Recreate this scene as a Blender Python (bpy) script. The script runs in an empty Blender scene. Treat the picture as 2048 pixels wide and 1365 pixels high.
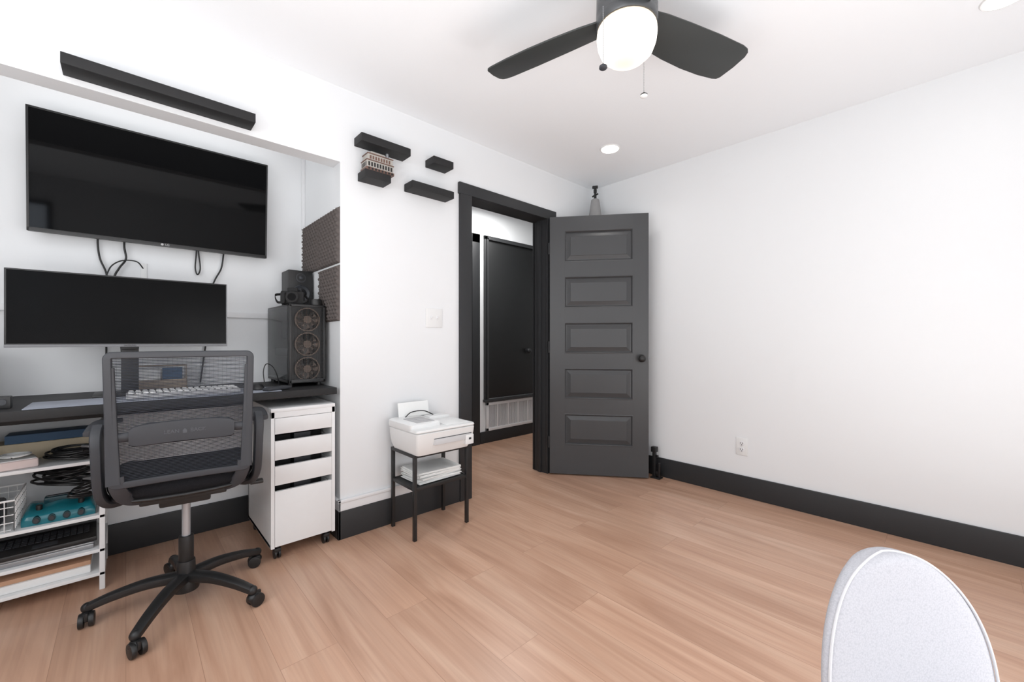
import bpy, bmesh, math, random
from mathutils import Vector, Matrix, Euler
random.seed(7)
scene = bpy.context.scene
col = scene.collection
pi = math.pi
def rad(d): return d*pi/180.0
def lin(c):
    out=[]
    for v in c:
        v=v/255.0
        out.append(v/12.92 if v<=0.04045 else ((v+0.055)/1.055)**2.4)
    return (out[0],out[1],out[2],1.0)

# ---------------------------------------------------------------- materials
def mat(name, rgb, rough=0.5, metal=0.0, spec=0.5, var=0.04, nscale=30.0, bump=0.0, bscale=200.0,
        emit=None, estr=0.0, alpha=1.0, trans=0.0, sheen=0.0):
    m=bpy.data.materials.new(name); m.use_nodes=True
    nt=m.node_tree; b=nt.nodes["Principled BSDF"]
    geo=nt.nodes.new("ShaderNodeTexCoord")
    n=nt.nodes.new("ShaderNodeTexNoise"); n.inputs["Scale"].default_value=nscale; n.inputs["Detail"].default_value=3
    nt.links.new(geo.outputs["Object"], n.inputs["Vector"])
    mix=nt.nodes.new("ShaderNodeMix"); mix.data_type='RGBA'
    c=lin(rgb)
    mix.inputs[6].default_value=tuple(max(0,x*(1-var)) for x in c[:3])+(1,)
    mix.inputs[7].default_value=tuple(min(1,x*(1+var)) for x in c[:3])+(1,)
    nt.links.new(n.outputs["Fac"], mix.inputs[0])
    nt.links.new(mix.outputs[2], b.inputs["Base Color"])
    b.inputs["Roughness"].default_value=rough
    b.inputs["Metallic"].default_value=metal
    b.inputs["Specular IOR Level"].default_value=spec
    b.inputs["Alpha"].default_value=alpha
    b.inputs["Transmission Weight"].default_value=trans
    b.inputs["Sheen Weight"].default_value=sheen
    if emit:
        b.inputs["Emission Color"].default_value=lin(emit); b.inputs["Emission Strength"].default_value=estr
    if bump>0:
        n2=nt.nodes.new("ShaderNodeTexNoise"); n2.inputs["Scale"].default_value=bscale; n2.inputs["Detail"].default_value=4
        nt.links.new(geo.outputs["Object"], n2.inputs["Vector"])
        bp=nt.nodes.new("ShaderNodeBump"); bp.inputs["Strength"].default_value=bump; bp.inputs["Distance"].default_value=0.002
        nt.links.new(n2.outputs["Fac"], bp.inputs["Height"]); nt.links.new(bp.outputs["Normal"], b.inputs["Normal"])
    return m

def floor_material():
    m=bpy.data.materials.new("oak_plank_floor"); m.use_nodes=True
    nt=m.node_tree; N=nt.nodes; L=nt.links; b=N["Principled BSDF"]
    g=N.new("ShaderNodeTexCoord")
    def brick(c1,c2,mc):
        br=N.new("ShaderNodeTexBrick"); br.offset=0.37; br.offset_frequency=2; br.squash=1.0
        br.inputs["Scale"].default_value=1.0
        br.inputs["Brick Width"].default_value=1.22; br.inputs["Row Height"].default_value=0.182
        br.inputs["Mortar Size"].default_value=0.0008; br.inputs["Mortar Smooth"].default_value=0.2
        br.inputs["Bias"].default_value=0.0
        br.inputs["Color1"].default_value=c1; br.inputs["Color2"].default_value=c2; br.inputs["Mortar"].default_value=mc
        L.new(g.outputs["Object"], br.inputs["Vector"]); return br
    def math_(op,a,val):
        k=N.new("ShaderNodeMath"); k.operation=op; k.inputs[1].default_value=val; L.new(a,k.inputs[0]); return k.outputs[0]
    rnd=brick((0,0,0,1),(1,1,1,1),(0.5,0.5,0.5,1))
    sep=N.new("ShaderNodeSeparateXYZ"); L.new(g.outputs["Object"], sep.inputs[0])
    sh=math_('MULTIPLY',rnd.outputs["Color"],17.0)
    def coords(ax,ay):
        c=N.new("ShaderNodeCombineXYZ"); L.new(math_('MULTIPLY',sep.outputs[0],ax),c.inputs[0]); L.new(math_('MULTIPLY',sep.outputs[1],ay),c.inputs[1]); L.new(sh,c.inputs[2]); return c.outputs[0]
    n1=N.new("ShaderNodeTexNoise"); n1.inputs["Scale"].default_value=1.0; n1.inputs["Detail"].default_value=3; n1.inputs["Distortion"].default_value=1.8
    L.new(coords(0.8,6.0), n1.inputs["Vector"])
    n2=N.new("ShaderNodeTexNoise"); n2.inputs["Scale"].default_value=1.0; n2.inputs["Detail"].default_value=5; n2.inputs["Distortion"].default_value=0.5
    L.new(coords(2.2,75.0), n2.inputs["Vector"])
    r=N.new("ShaderNodeValToRGB"); e=r.color_ramp.elements
    e[0].position=0.28; e[0].color=lin((182,142,118)); e[1].position=0.75; e[1].color=lin((210,175,152))
    x=r.color_ramp.elements.new(0.5); x.color=lin((196,157,133))
    L.new(n1.outputs["Fac"], r.inputs[0])
    r2=N.new("ShaderNodeValToRGB"); e=r2.color_ramp.elements
    e[0].position=0.32; e[0].color=(0.76,0.73,0.71,1); e[1].position=0.6; e[1].color=(1,1,1,1)
    L.new(n2.outputs["Fac"], r2.inputs[0])
    mm=N.new("ShaderNodeMix"); mm.data_type='RGBA'; mm.blend_type='MULTIPLY'; mm.inputs[0].default_value=0.46
    L.new(r.outputs[0], mm.inputs[6]); L.new(r2.outputs[0], mm.inputs[7])
    tone=brick((0.92,0.915,0.91,1),(1.04,1.04,1.04,1),(0.64,0.60,0.58,1))
    m2=N.new("ShaderNodeMix"); m2.data_type='RGBA'; m2.blend_type='MULTIPLY'; m2.inputs[0].default_value=1.0
    L.new(mm.outputs[2], m2.inputs[6]); L.new(tone.outputs["Color"], m2.inputs[7])
    L.new(m2.outputs[2], b.inputs["Base Color"])
    b.inputs["Roughness"].default_value=0.32; b.inputs["Specular IOR Level"].default_value=0.5
    bp=N.new("ShaderNodeBump"); bp.inputs["Strength"].default_value=0.05; bp.inputs["Distance"].default_value=0.001
    L.new(n2.outputs["Fac"], bp.inputs["Height"]); L.new(bp.outputs["Normal"], b.inputs["Normal"])
    return m

def fabric_material(name, c1, c2, scale, bump):
    m=mat(name,c1,rough=0.95,spec=0.1,var=0.05,sheen=0.0)
    nt=m.node_tree; N=nt.nodes; L=nt.links; b=N["Principled BSDF"]
    g=N.new("ShaderNodeTexCoord"); v=N.new("ShaderNodeTexVoronoi"); v.inputs["Scale"].default_value=scale
    L.new(g.outputs["Object"], v.inputs["Vector"])
    mx=N.new("ShaderNodeMix"); mx.data_type='RGBA'; mx.inputs[6].default_value=lin(c1); mx.inputs[7].default_value=lin(c2)
    L.new(v.outputs["Distance"], mx.inputs[0]); L.new(mx.outputs[2], b.inputs["Base Color"])
    bp=N.new("ShaderNodeBump"); bp.inputs["Strength"].default_value=bump; bp.inputs["Distance"].default_value=0.001
    L.new(v.outputs["Distance"], bp.inputs["Height"]); L.new(bp.outputs["Normal"], b.inputs["Normal"])
    return m

WALL=mat("white_wall_paint",(227,229,231),rough=0.5,spec=0.3,var=0.012,nscale=1.5,bump=0.04,bscale=120)
CEIL=mat("white_ceiling_paint",(243,246,249),rough=0.75,spec=0.2,var=0.01,nscale=1.2,bump=0.04,bscale=90)
WTRIM=mat("white_trim_paint",(224,225,227),rough=0.4,var=0.02)
FLOOR=floor_material()
BTRIM=mat("black_trim_paint",(45,46,48),rough=0.45,spec=0.35,var=0.06,nscale=8,bump=0.05,bscale=60)
DOORM=mat("charcoal_door_paint",(62,63,65),rough=0.38,spec=0.45,var=0.05,nscale=5,bump=0.03,bscale=80)
BLK=mat("black_plastic",(26,26,27),rough=0.45,var=0.06)
BLKM=mat("black_matte_wood",(38,38,39),rough=0.6,spec=0.3,var=0.12,nscale=40)
BLKG=mat("black_gloss_screen",(5,5,6),rough=0.05,spec=0.13,var=0.02,nscale=3)
SCRM=mat("black_matte_screen",(6,6,7),rough=0.22,spec=0.08,var=0.05,nscale=3)
GREYP=mat("dark_grey_plastic",(50,52,57),rough=0.5,var=0.05)
SEATF=fabric_material("black_seat_fabric",(22,22,24),(36,36,39),400,0.4)
MESHF=mat("grey_mesh_fabric",(50,53,60),rough=0.8,spec=0.2,var=0.08)
WHT=mat("white_lacquer",(228,229,230),rough=0.35,var=0.015)
WHTP=mat("white_plastic",(226,227,227),rough=0.35,var=0.015)
GRYL=mat("light_grey_plastic",(174,174,176),rough=0.4,var=0.03)
SILV=mat("brushed_silver",(150,152,155),rough=0.35,metal=0.6,var=0.05)
MSILV=mat("grey_metallic_bezel",(112,113,116),rough=0.4,var=0.04)
CHR=mat("steel",(176,180,186),rough=0.28,metal=0.55,var=0.02)
DARK=mat("dark_interior",(34,34,35),rough=0.9,var=0.1)
FOAM=mat("dark_grey_foam",(92,86,84),rough=0.95,spec=0.1,var=0.15,nscale=90,bump=0.3,bscale=500)
MAPM=mat("printed_desk_mat",(140,145,156),rough=0.8,var=0.35,nscale=7)
TEAL=mat("translucent_teal_plastic",(24,104,116),rough=0.22,var=0.08,nscale=16)
TEALD=mat("dark_teal_plastic",(12,54,62),rough=0.3,var=0.1)
PAPER=mat("white_paper",(232,233,232),rough=0.85,var=0.02)
CREAM=mat("cream_cardboard",(200,186,160),rough=0.8,var=0.05)
BLUE=mat("blue_cardboard",(66,92,120),rough=0.7,var=0.06)
WOODL=mat("light_wood_board",(186,146,118),rough=0.6,var=0.12,nscale=18)
WOODG=mat("greyish_wood",(150,136,122),rough=0.6,var=0.12,nscale=18)
BRONZE=mat("bronze_tinted_plastic",(112,92,78),rough=0.4,var=0.1)
SMOKE=mat("smoky_fan_blade",(68,59,53),rough=0.35)
GLASSD=mat("smoked_glass",(40,42,44),rough=0.06,spec=0.6,alpha=0.5,var=0.02)
GREEN=mat("green_circuit",(40,72,56),rough=0.5,var=0.2)
PINK=mat("pale_pink_plastic",(222,205,202),rough=0.5,var=0.02)
BEIGE=mat("grey_fabric_sleeve",(150,149,149),rough=0.9,var=0.06)
CHFAB=fabric_material("light_grey_boucle",(187,187,192),(170,170,176),420,0.12)
PIPING=mat("white_piping",(200,200,203),rough=0.9,var=0.03)
LENS=mat("glowing_lens",(255,255,255),rough=0.4,emit=(255,250,242),estr=9.0)
FANM=mat("graphite_fan_blade",(54,57,57),rough=0.5,spec=0.35,var=0.06,nscale=10)
FANH=mat("graphite_metal",(84,86,88),rough=0.35,metal=0.5,var=0.04)
BROWN=mat("red_brown_model_paint",(104,78,68),rough=0.5,var=0.2)
TANM=mat("grey_model_paint",(168,164,158),rough=0.5,var=0.2)
LETR=mat("grey_lettering",(78,81,86),rough=0.5)
GLOBE=mat("glowing_frosted_glass",(255,248,236),rough=0.35,emit=(255,240,218),estr=1.0)
_nt=GLOBE.node_tree; _b=_nt.nodes["Principled BSDF"]
_g=_nt.nodes.new("ShaderNodeTexCoord"); _s=_nt.nodes.new("ShaderNodeSeparateXYZ"); _nt.links.new(_g.outputs["Generated"],_s.inputs[0])
_r=_nt.nodes.new("ShaderNodeValToRGB"); _e=_r.color_ramp.elements
_e[0].position=0.0; _e[0].color=(0.46,0.40,0.30,1); _e[1].position=1.0; _e[1].color=(0.50,0.36,0.22,1)
_k=_r.color_ramp.elements.new(0.22); _k.color=(1,0.95,0.88,1); _k=_r.color_ramp.elements.new(0.70); _k.color=(1,0.94,0.85,1)
_nt.links.new(_s.outputs[2],_r.inputs[0]); _nt.links.new(_r.outputs[0],_b.inputs["Emission Color"]); _b.inputs["Emission Strength"].default_value=1.5
for _l in list(_b.inputs["Base Color"].links): _nt.links.remove(_l)
_b.inputs["Base Color"].default_value=(0.5,0.47,0.42,1)

# ---------------------------------------------------------------- mesh builder
def catmull(P,n=8):
    P=[Vector(p) for p in P]; out=[]
    Q=[P[0]*2-P[1]]+P+[P[-1]*2-P[-2]]
    for i in range(1,len(Q)-2):
        for k in range(n):
            t=k/n; a,b,c,d=Q[i-1],Q[i],Q[i+1],Q[i+2]
            out.append(0.5*((2*b)+(c-a)*t+(2*a-5*b+4*c-d)*t*t+(3*b-a-3*c+d)*t**3))
    out.append(P[-1]); return out

class MB:
    def __init__(s): s.bm=bmesh.new()
    def merge(s,t,m=0,M=None):
        if M is not None: bmesh.ops.transform(t,matrix=M,verts=t.verts)
        for f in t.faces: f.material_index=m
        me=bpy.data.meshes.new("tmp"); t.to_mesh(me); t.free()
        s.bm.from_mesh(me); bpy.data.meshes.remove(me); return s
    def box(s,x0,x1,y0,y1,z0,z1,bev=0.0,seg=2,m=0,M=None):
        t=bmesh.new(); bmesh.ops.create_cube(t,size=1.0)
        for v in t.verts:
            v.co=Vector(((x0+x1)/2+v.co.x*(x1-x0),(y0+y1)/2+v.co.y*(y1-y0),(z0+z1)/2+v.co.z*(z1-z0)))
        if bev>0: bmesh.ops.bevel(t,geom=t.edges[:],offset=bev,segments=seg,profile=0.6,affect='EDGES')
        return s.merge(t,m,M)
    def cyl(s,p1,p2,r1,r2=None,seg=24,m=0,bev=0.0,M=None):
        p1=Vector(p1);p2=Vector(p2); r2=r1 if r2 is None else r2
        d=p2-p1; t=bmesh.new()
        bmesh.ops.create_cone(t,cap_ends=True,segments=seg,radius1=r1,radius2=r2,depth=d.length)
        if bev>0:
            ed=[e for e in t.edges if len(e.link_faces)==2 and (len(e.link_faces[0].verts)>4) != (len(e.link_faces[1].verts)>4)]
            bmesh.ops.bevel(t,geom=ed,offset=bev,segments=2,profile=0.6,affect='EDGES')
        q=d.to_track_quat('Z','Y').to_matrix().to_4x4()
        bmesh.ops.transform(t,matrix=Matrix.Translation((p1+p2)/2)@q,verts=t.verts)
        return s.merge(t,m,M)
    def sph(s,c,r,sc=(1,1,1),m=0,seg=20,M=None):
        t=bmesh.new(); bmesh.ops.create_uvsphere(t,u_segments=seg,v_segments=max(8,seg//2),radius=r)
        for v in t.verts: v.co=Vector((c[0]+v.co.x*sc[0],c[1]+v.co.y*sc[1],c[2]+v.co.z*sc[2]))
        return s.merge(t,m,M)
    def loft(s,rings,m=0,cap=True,closed=False,M=None):
        t=bmesh.new(); R=[[t.verts.new(Vector(p)) for p in r] for r in rings]
        n=len(R[0]); k=len(R)
        for i in range(k if closed else k-1):
            a=R[i]; b=R[(i+1)%k]
            for j in range(n): t.faces.new((a[j],a[(j+1)%n],b[(j+1)%n],b[j]))
        if cap and not closed:
            t.faces.new(list(reversed(R[0]))); t.faces.new(R[-1])
        bmesh.ops.recalc_face_normals(t,faces=t.faces[:])
        return s.merge(t,m,M)
    def tube(s,P,ra,rb=None,up=(0,0,1),seg=8,m=0,closed=False,sq=1.0,M=None,taper=None):
        P=[Vector(p) for p in P]; rb=ra if rb is None else rb; up=Vector(up); rings=[]
        n=len(P)
        for i,p in enumerate(P):
            if closed: tg=P[(i+1)%n]-P[i-1]
            else: tg=P[min(i+1,n-1)]-P[max(i-1,0)]
            tg.normalize(); side=tg.cross(up)
            if side.length<1e-4: side=tg.cross(Vector((0.31,0.9,0.1)))
            side.normalize(); nn=side.cross(tg).normalized(); k=1.0 if taper is None else taper(i/(n-1))
            ring=[]
            for j in range(seg):
                a=2*pi*j/seg; c=math.cos(a); d=math.sin(a)
                c=math.copysign(abs(c)**sq,c); d=math.copysign(abs(d)**sq,d)
                ring.append(p+side*ra*k*c+nn*rb*k*d)
            rings.append(ring)
        return s.loft(rings,m,True,closed,M)
    def lathe(s,prof,c=(0,0,0),seg=32,m=0,M=None):
        rings=[[(c[0]+r*math.cos(2*pi*j/seg),c[1]+r*math.sin(2*pi*j/seg),c[2]+z) for j in range(seg)] for r,z in prof]
        return s.loft(rings,m,True,False,M)
    def prism(s,poly,h0,h1,bev=0.0,m=0,M=None):
        t=bmesh.new(); a=[t.verts.new((p[0],p[1],h0)) for p in poly]; f=t.faces.new(a)
        r=bmesh.ops.extrude_face_region(t,geom=[f]); vs=[v for v in r["geom"] if isinstance(v,bmesh.types.BMVert)]
        for v in vs: v.co.z=h1
        bmesh.ops.recalc_face_normals(t,faces=t.faces[:])
        if bev>0: bmesh.ops.bevel(t,geom=t.edges[:],offset=bev,segments=2,profile=0.6,affect='EDGES')
        return s.merge(t,m,M)
    def out(s,name,mats,parent=None,loc=(0,0,0),rot=(0,0,0),smooth=35,label=None):
        me=bpy.data.meshes.new(name); s.bm.to_mesh(me); s.bm.free()
        for mm in (mats if isinstance(mats,(list,tuple)) else [mats]): me.materials.append(mm)
        if smooth:
            for p in me.polygons: p.use_smooth=True
            me.set_sharp_from_angle(angle=rad(smooth))
        o=bpy.data.objects.new(name,me); o.location=loc; o.rotation_euler=rot; col.objects.link(o)
        if parent: o.parent=parent
        if label: o["label"]=label
        return o

def top(o,label,cat,group=None):
    o["label"]=label; o["category"]=cat
    if group: o["group"]=group
    return o
def struct(o,label,cat):
    o["kind"]="structure"; o["label"]=label; o["category"]=cat; return o
def empty(name,loc,label,cat,rotz=0.0,group=None):
    o=bpy.data.objects.new(name,None); o.empty_display_size=0.05; o.location=loc; o.rotation_euler=(0,0,rotz)
    col.objects.link(o); return top(o,label,cat,group)
def text(name,body,size,loc,rot,parent,m,ext=0.0004,label=None):
    cu=bpy.data.curves.new(name,'FONT'); cu.body=body; cu.size=size; cu.extrude=ext; cu.align_x='CENTER'; cu.align_y='CENTER'
    o=bpy.data.objects.new(name+"_tmp",cu); col.objects.link(o); bpy.context.view_layer.update()
    me=bpy.data.meshes.new_from_object(o); bpy.data.objects.remove(o)
    me.materials.clear(); me.materials.append(m)
    t=bpy.data.objects.new(name,me); t.location=loc; t.rotation_euler=rot; col.objects.link(t); t.parent=parent
    if label: t["label"]=label
    return t
FACEX=(pi/2,0,pi/2)

H=2.42; YC=3.08; XA=-0.61
# ================================================================= room shell
struct(MB().box(-1.4,3.5,-1.4,4.6,-0.06,0).out("floor",FLOOR,smooth=0),"light oak plank floor with warm pinkish grain","floor")
struct(MB().box(-1.4,3.5,-1.4,4.6,H,H+0.06).out("ceiling",CEIL,smooth=0),"smooth white painted ceiling","ceiling")
w=MB()
w.box(-0.10,0,-0.75,0.84,2.02,H)
w.box(-0.12,0,-1.3,-0.75,0,H)
w.box(-0.12,0,0.84,1.69,0,H)
w.box(-0.12,0,1.69,2.48,2.05,H)
w.box(-0.12,0,2.48,YC,0,H)
struct(w.out("wall_left",WALL,smooth=0),"white wall with a recessed desk nook and a doorway","wall")
w=MB()
w.box(XA-0.1,XA,-0.85,0.94,0,H)
w.box(XA,-0.12,0.84,0.94,0,H)
w.box(XA,-0.12,-0.85,-0.75,0,H)
struct(w.out("wall_alcove",WALL,smooth=0),"white inner walls of the desk nook","wall")
struct(MB().box(-0.12,3.42,YC,YC+0.1,0,H).out("wall_right",WALL,smooth=0),"plain white wall with a black baseboard","wall")
struct(MB().box(3.42,3.5,-1.4,YC+0.1,0,H).out("wall_side",WALL,smooth=0),"white wall with a window","wall")
struct(MB().box(-0.12,3.42,-1.4,-1.3,0,H).out("wall_back",WALL,smooth=0),"white wall with a window","wall")
w=MB()
w.box(-1.2,-1.1,0.94,4.5,0,H); w.box(-1.1,-0.12,4.4,4.5,0,H); w.box(-1.1,-0.71,0.94,1.04,0,H); w.box(-0.12,-0.02,YC+0.1,4.4,0,H)
struct(w.out("wall_hall",WALL,smooth=0),"white hallway walls beyond the doorway","wall")

bb=0.016
def board(name,x0,x1,y0,y1,z1,label):
    struct(MB().box(x0,x1,y0,y1,0,z1,0.004).out(name,BTRIM),label,"baseboard")
board("baseboard_left",0,bb,0.84-bb,1.612,0.15,"black painted baseboard between nook and doorway")
board("baseboard_corner",0,bb,2.56,YC-bb,0.145,"black painted baseboard behind the open door")
board("baseboard_right",0,3.42,YC-bb,YC,0.145,"black painted baseboard along the plain wall")
board("baseboard_alcove",XA,XA+bb,-0.75,0.84-bb,0.15,"black painted baseboard inside the desk nook")
board("baseboard_alcove_side",XA+bb,bb,0.84-bb,0.84,0.15,"black painted baseboard on the nook side wall")
board("baseboard_hall",-1.1,-1.1+bb,2.66,4.4,0.12,"black painted hallway baseboard")
t=MB(); t.box(0,0.012,0.828,1.612,0.15,0.205,0.003); t.box(0,0.02,0.82,1.612,0.195,0.212,0.004)
t.box(XA,0.012,0.828,0.84,0.15,0.205,0.003); t.box(XA,0.02,0.82,0.84,0.195,0.212,0.004)
struct(t.out("trim_1",WTRIM),"white cap moulding above the baseboard","trim")
t=MB(); t.box(XA,XA+0.012,-0.75,0.84,1.195,1.225,0.003); t.box(XA,XA+0.018,0.822,0.84,1.225,H,0.003)
struct(t.out("trim_2",WTRIM),"thin white chair rail and corner bead in the nook","trim")
t=MB(); t.box(0,0.022,1.613,1.708,0,2.105,0.003); t.box(0,0.022,2.462,2.558,0,2.105,0.003); t.box(0,0.024,1.605,2.566,2.035,2.11,0.003)
t.box(-0.13,0.0,1.69,1.708,0,2.035); t.box(-0.13,0.0,2.462,2.48,0,2.035); t.box(-0.13,0.0,1.69,2.48,2.035,2.05)
t.box(-0.08,-0.045,2.45,2.462,0,2.035,0.002); t.box(-0.08,-0.045,1.708,1.72,0,2.035,0.002)
t.box(-0.145,-0.12,1.62,1.708,0,2.105,0.003); t.box(-0.145,-0.12,2.462,2.55,0,2.105,0.003); t.box(-0.145,-0.12,1.62,2.55,2.035,2.105,0.003)
struct(t.out("trim_3",BTRIM),"black painted door casing and jambs","trim")

# open five-panel door
DW,DH,DT=0.755,2.03,0.036
d=MB(); d.box(0.05,DW-0.05,0.013,DT-0.013,0.05,DH-0.05)
d.box(0,0.115,0,DT,0,DH,0.002); d.box(DW-0.115,DW,0,DT,0,DH,0.002)
pz=[(1.673,1.916),(1.312,1.554),(0.951,1.192),(0.594,0.833),(0.23,0.474)]
edges=[DH]+[v for p in pz for v in (p[1],p[0])]+[0]
for i in range(0,len(edges),2):
    d.box(0.114,DW-0.114,0,DT,edges[i+1],edges[i],0.0012)
for a,b in pz:
    X0,X1=0.115,DW-0.115
    for sg in (-1,1):
        Y=(lambda v: v if sg<0 else DT-v)
        def fr(i,dep): return [(X0+i,Y(dep),a+i),(X1-i,Y(dep),a+i),(X1-i,Y(dep),b-i),(X0+i,Y(dep),b-i)]
        d.loft([fr(-0.002,0.0125),fr(-0.002,-0.0005),fr(0.004,-0.0015),fr(0.010,0.004),fr(0.014,0.011)],cap=False)
        d.loft([fr(0.012,0.0125),fr(0.020,0.0115),fr(0.046,0.0035),fr(0.048,0.0015)])
DA=rad(38)
door=struct(d.out("door_1",DOORM,loc=(0.045,2.462,0.012),rot=(0,0,DA),smooth=0),"charcoal five-panel interior door standing open","door")
k=MB()
for s in (-1,1):
    y=0 if s<0 else DT
    k.cyl((0.70,y,0.915),(0.70,y+s*0.006,0.915),0.031,bev=0.002)
    k.cyl((0.70,y+s*0.006,0.915),(0.70,y+s*0.035,0.915),0.011)
    k.sph((0.70,y+s*0.05,0.915),0.028,(1,0.75,1))
k.out("door_knob",BLK,parent=door,label="round black door knob")
MB().box(DW-0.001,DW+0.0015,0.006,DT-0.006,0.885,0.945).cyl((DW,DT/2,0.915),(DW+0.008,DT/2,0.915),0.007).out("latch",SILV,parent=door,label="small silver latch plate")
for z in (0.25,1.0,1.78):
    MB().cyl((-0.006,-0.004,z-0.045),(-0.006,-0.004,z+0.045),0.006,seg=12).out("hinge",BTRIM,parent=door)

# hallway closet door
d=MB(); d.box(-1.1,-1.085,2.765,3.56,0.46,2.11,0.003)
struct(d.out("door_2",mat("black_closet_paint",(30,31,32),rough=0.4,var=0.08,nscale=6)),"black flat closet door in the hallway","door")
cd=bpy.data.objects["door_2"]
MB().cyl((-1.085,3.335,0.95),(-1.08,3.335,0.95),0.03,bev=0.001).cyl((-1.085,3.335,0.95),(-1.06,3.335,0.95),0.012).sph((-1.05,3.335,0.95),0.03,(0.8,1,1)).out("door_knob",BTRIM,parent=cd)
for z in (0.7,1.85): MB().cyl((-1.074,2.757,z-0.04),(-1.074,2.757,z+0.04),0.006,seg=10).out("hinge",BLK,parent=cd)
t=MB()
for y0_,y1_,z0_,z1_ in ((2.715,2.757,0.43,2.15),(3.565,3.61,0.43,2.15),(2.715,3.61,2.115,2.155)): t.box(-1.1,-1.078,y0_,y1_,z0_,z1_,0.002)
t.box(-1.1,-1.062,2.735,2.757,0.43,2.13,0.002); t.box(-1.1,-1.062,2.735,3.60,2.112,2.13,0.002); t.box(-1.1,-1.060,2.705,3.61,0.425,0.452,0.003)
struct(t.out("trim_4",mat("black_frame_paint",(52,53,55),rough=0.4,var=0.05)),"black frame around the closet door","trim")
t=MB(); t.box(-1.1,-1.075,2.55,2.65,0,2.15,0.003); t.box(-1.1,-1.075,1.7,2.65,2.06,2.15,0.003); t.box(-1.1,-1.085,1.8,2.56,0,2.07)
struct(t.out("trim_5",BTRIM),"black casing of another hallway door","trim")
v=MB(); y0,y1,z0,z1=2.74,3.50,0.122,0.418
v.box(-1.1,-1.08,y0,y1,z0,z0+0.03,0.002);v.box(-1.1,-1.08,y0,y1,z1-0.03,z1,0.002);v.box(-1.1,-1.08,y0,y0+0.03,z0,z1,0.002);v.box(-1.1,-1.08,y1-0.03,y1,z0,z1,0.002)
for i in range(1,5): yy=y0+(y1-y0)*i/5; v.box(-1.098,-1.081,yy-0.01,yy+0.01,z0,z1)
n=40
for i in range(n):
    yy=y0+0.03+(y1-y0-0.06)*(i+0.5)/n; v.box(-1.097,-1.086,yy-0.0035,yy+0.0035,z0+0.03,z1-0.03)
v.box(-1.0995,-1.098,y0+0.02,y1-0.02,z0+0.02,z1-0.02,m=1)
top(v.out("vent_grille",[WTRIM,mat("vent_shadow_grey",(110,110,112),rough=0.8)]),"white metal return air grille under the closet door","vent")

# windows (behind the viewpoint)
PANE=mat("bright_window_pane",(220,230,240),rough=0.1,emit=(225,236,250),estr=3.0)
def window(name,ax,a0,a1,z0,z1,pane=False):
    f=MB(); w_=0.08 if not pane else 0.04
    def bx(u0,u1,za,zb,dp,m=0):
        if ax=='y': f.box(u0,u1,-1.3,-1.3+dp,za,zb,m=m)
        else: f.box(3.42-dp,3.42,u0,u1,za,zb,m=m)
    bx(a0-w_,a1+w_,z0-w_,z0,0.02); bx(a0-w_,a1+w_,z1,z1+w_,0.02); bx(a0-w_,a0,z0,z1,0.02); bx(a1,a1+w_,z0,z1,0.02)
    if pane: bx(a0,a1,z0,z1,0.004,1)
    bx(a0,a1,(z0+z1)/2-0.015,(z0+z1)/2+0.015,0.015)
    return struct(f.out(name,[BTRIM,PANE]),"black framed daylight window","window")
window("window_1",'y',0.7,2.6,0.8,2.1); window("window_2",'x',0.3,1.9,0.35,1.35); window("window_3",'x',-0.80,-0.62,1.3,2.1,True)

# ================================================================= wall shelves
def wshelf(y0,y1,zt,label,th=0.043):
    o=MB().box(0.001,0.10,0,y1-y0,-th,0,0.0015).out("floating_shelf",BLKM,loc=(0,y0,zt))
    return top(o,label,"shelf","black floating wall shelves")
wshelf(-0.17,0.428,2.083,"long empty black floating shelf above the desk nook",0.04)
wshelf(0.915,1.205,2.170,"short empty black floating shelf on the white wall")
wshelf(0.935,1.083,1.983,"small black floating shelf holding a model building")
wshelf(1.36,1.503,2.180,"small empty black floating shelf near the doorway")
wshelf(1.216,1.507,1.995,"short black floating shelf beside the doorway")
e=empty("model_building",(0.060,1.022,1.983),"grey and brown miniature boxy building with a chimney","model")
b=MB(); b.box(-0.04,0.04,-0.08,0.08,0,0.016,0.002,m=1); b.box(-0.036,0.036,-0.076,0.076,0.016,0.052,0.001)
b.box(-0.039,0.039,-0.079,0.079,0.052,0.057,0.001,m=1); b.box(-0.034,0.034,-0.070,0.074,0.057,0.088,0.001)
b.box(-0.037,0.037,-0.073,0.077,0.088,0.093,0.001,m=1); b.box(-0.024,0.024,-0.05,0.03,0.093,0.108,0.001)
for i in range(9):
    y=-0.064+0.016*i; b.box(0.035,0.0375,y-0.0045,y+0.0045,0.022,0.044,m=2)
for i in range(8):
    y=-0.055+0.0155*i; b.box(0.033,0.0355,y-0.0045,y+0.0045,0.062,0.08,m=1)
for i in range(4):
    x=-0.024+0.016*i; b.box(x-0.004,x+0.004,-0.0775,-0.075,0.022,0.044,m=2)
for i in range(8):
    b.cyl((0.039,-0.066+0.019*i,0.007),(0.042,-0.066+0.019*i,0.007),0.006,seg=10,m=2)
b.out("building_body",[TANM,BROWN,BLK,SILV],parent=e)
MB().cyl((0.01,0.052,0.09),(0.01,0.052,0.125),0.009,bev=0.001).out("chimney",SILV,parent=e,label="silver chimney")

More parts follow.
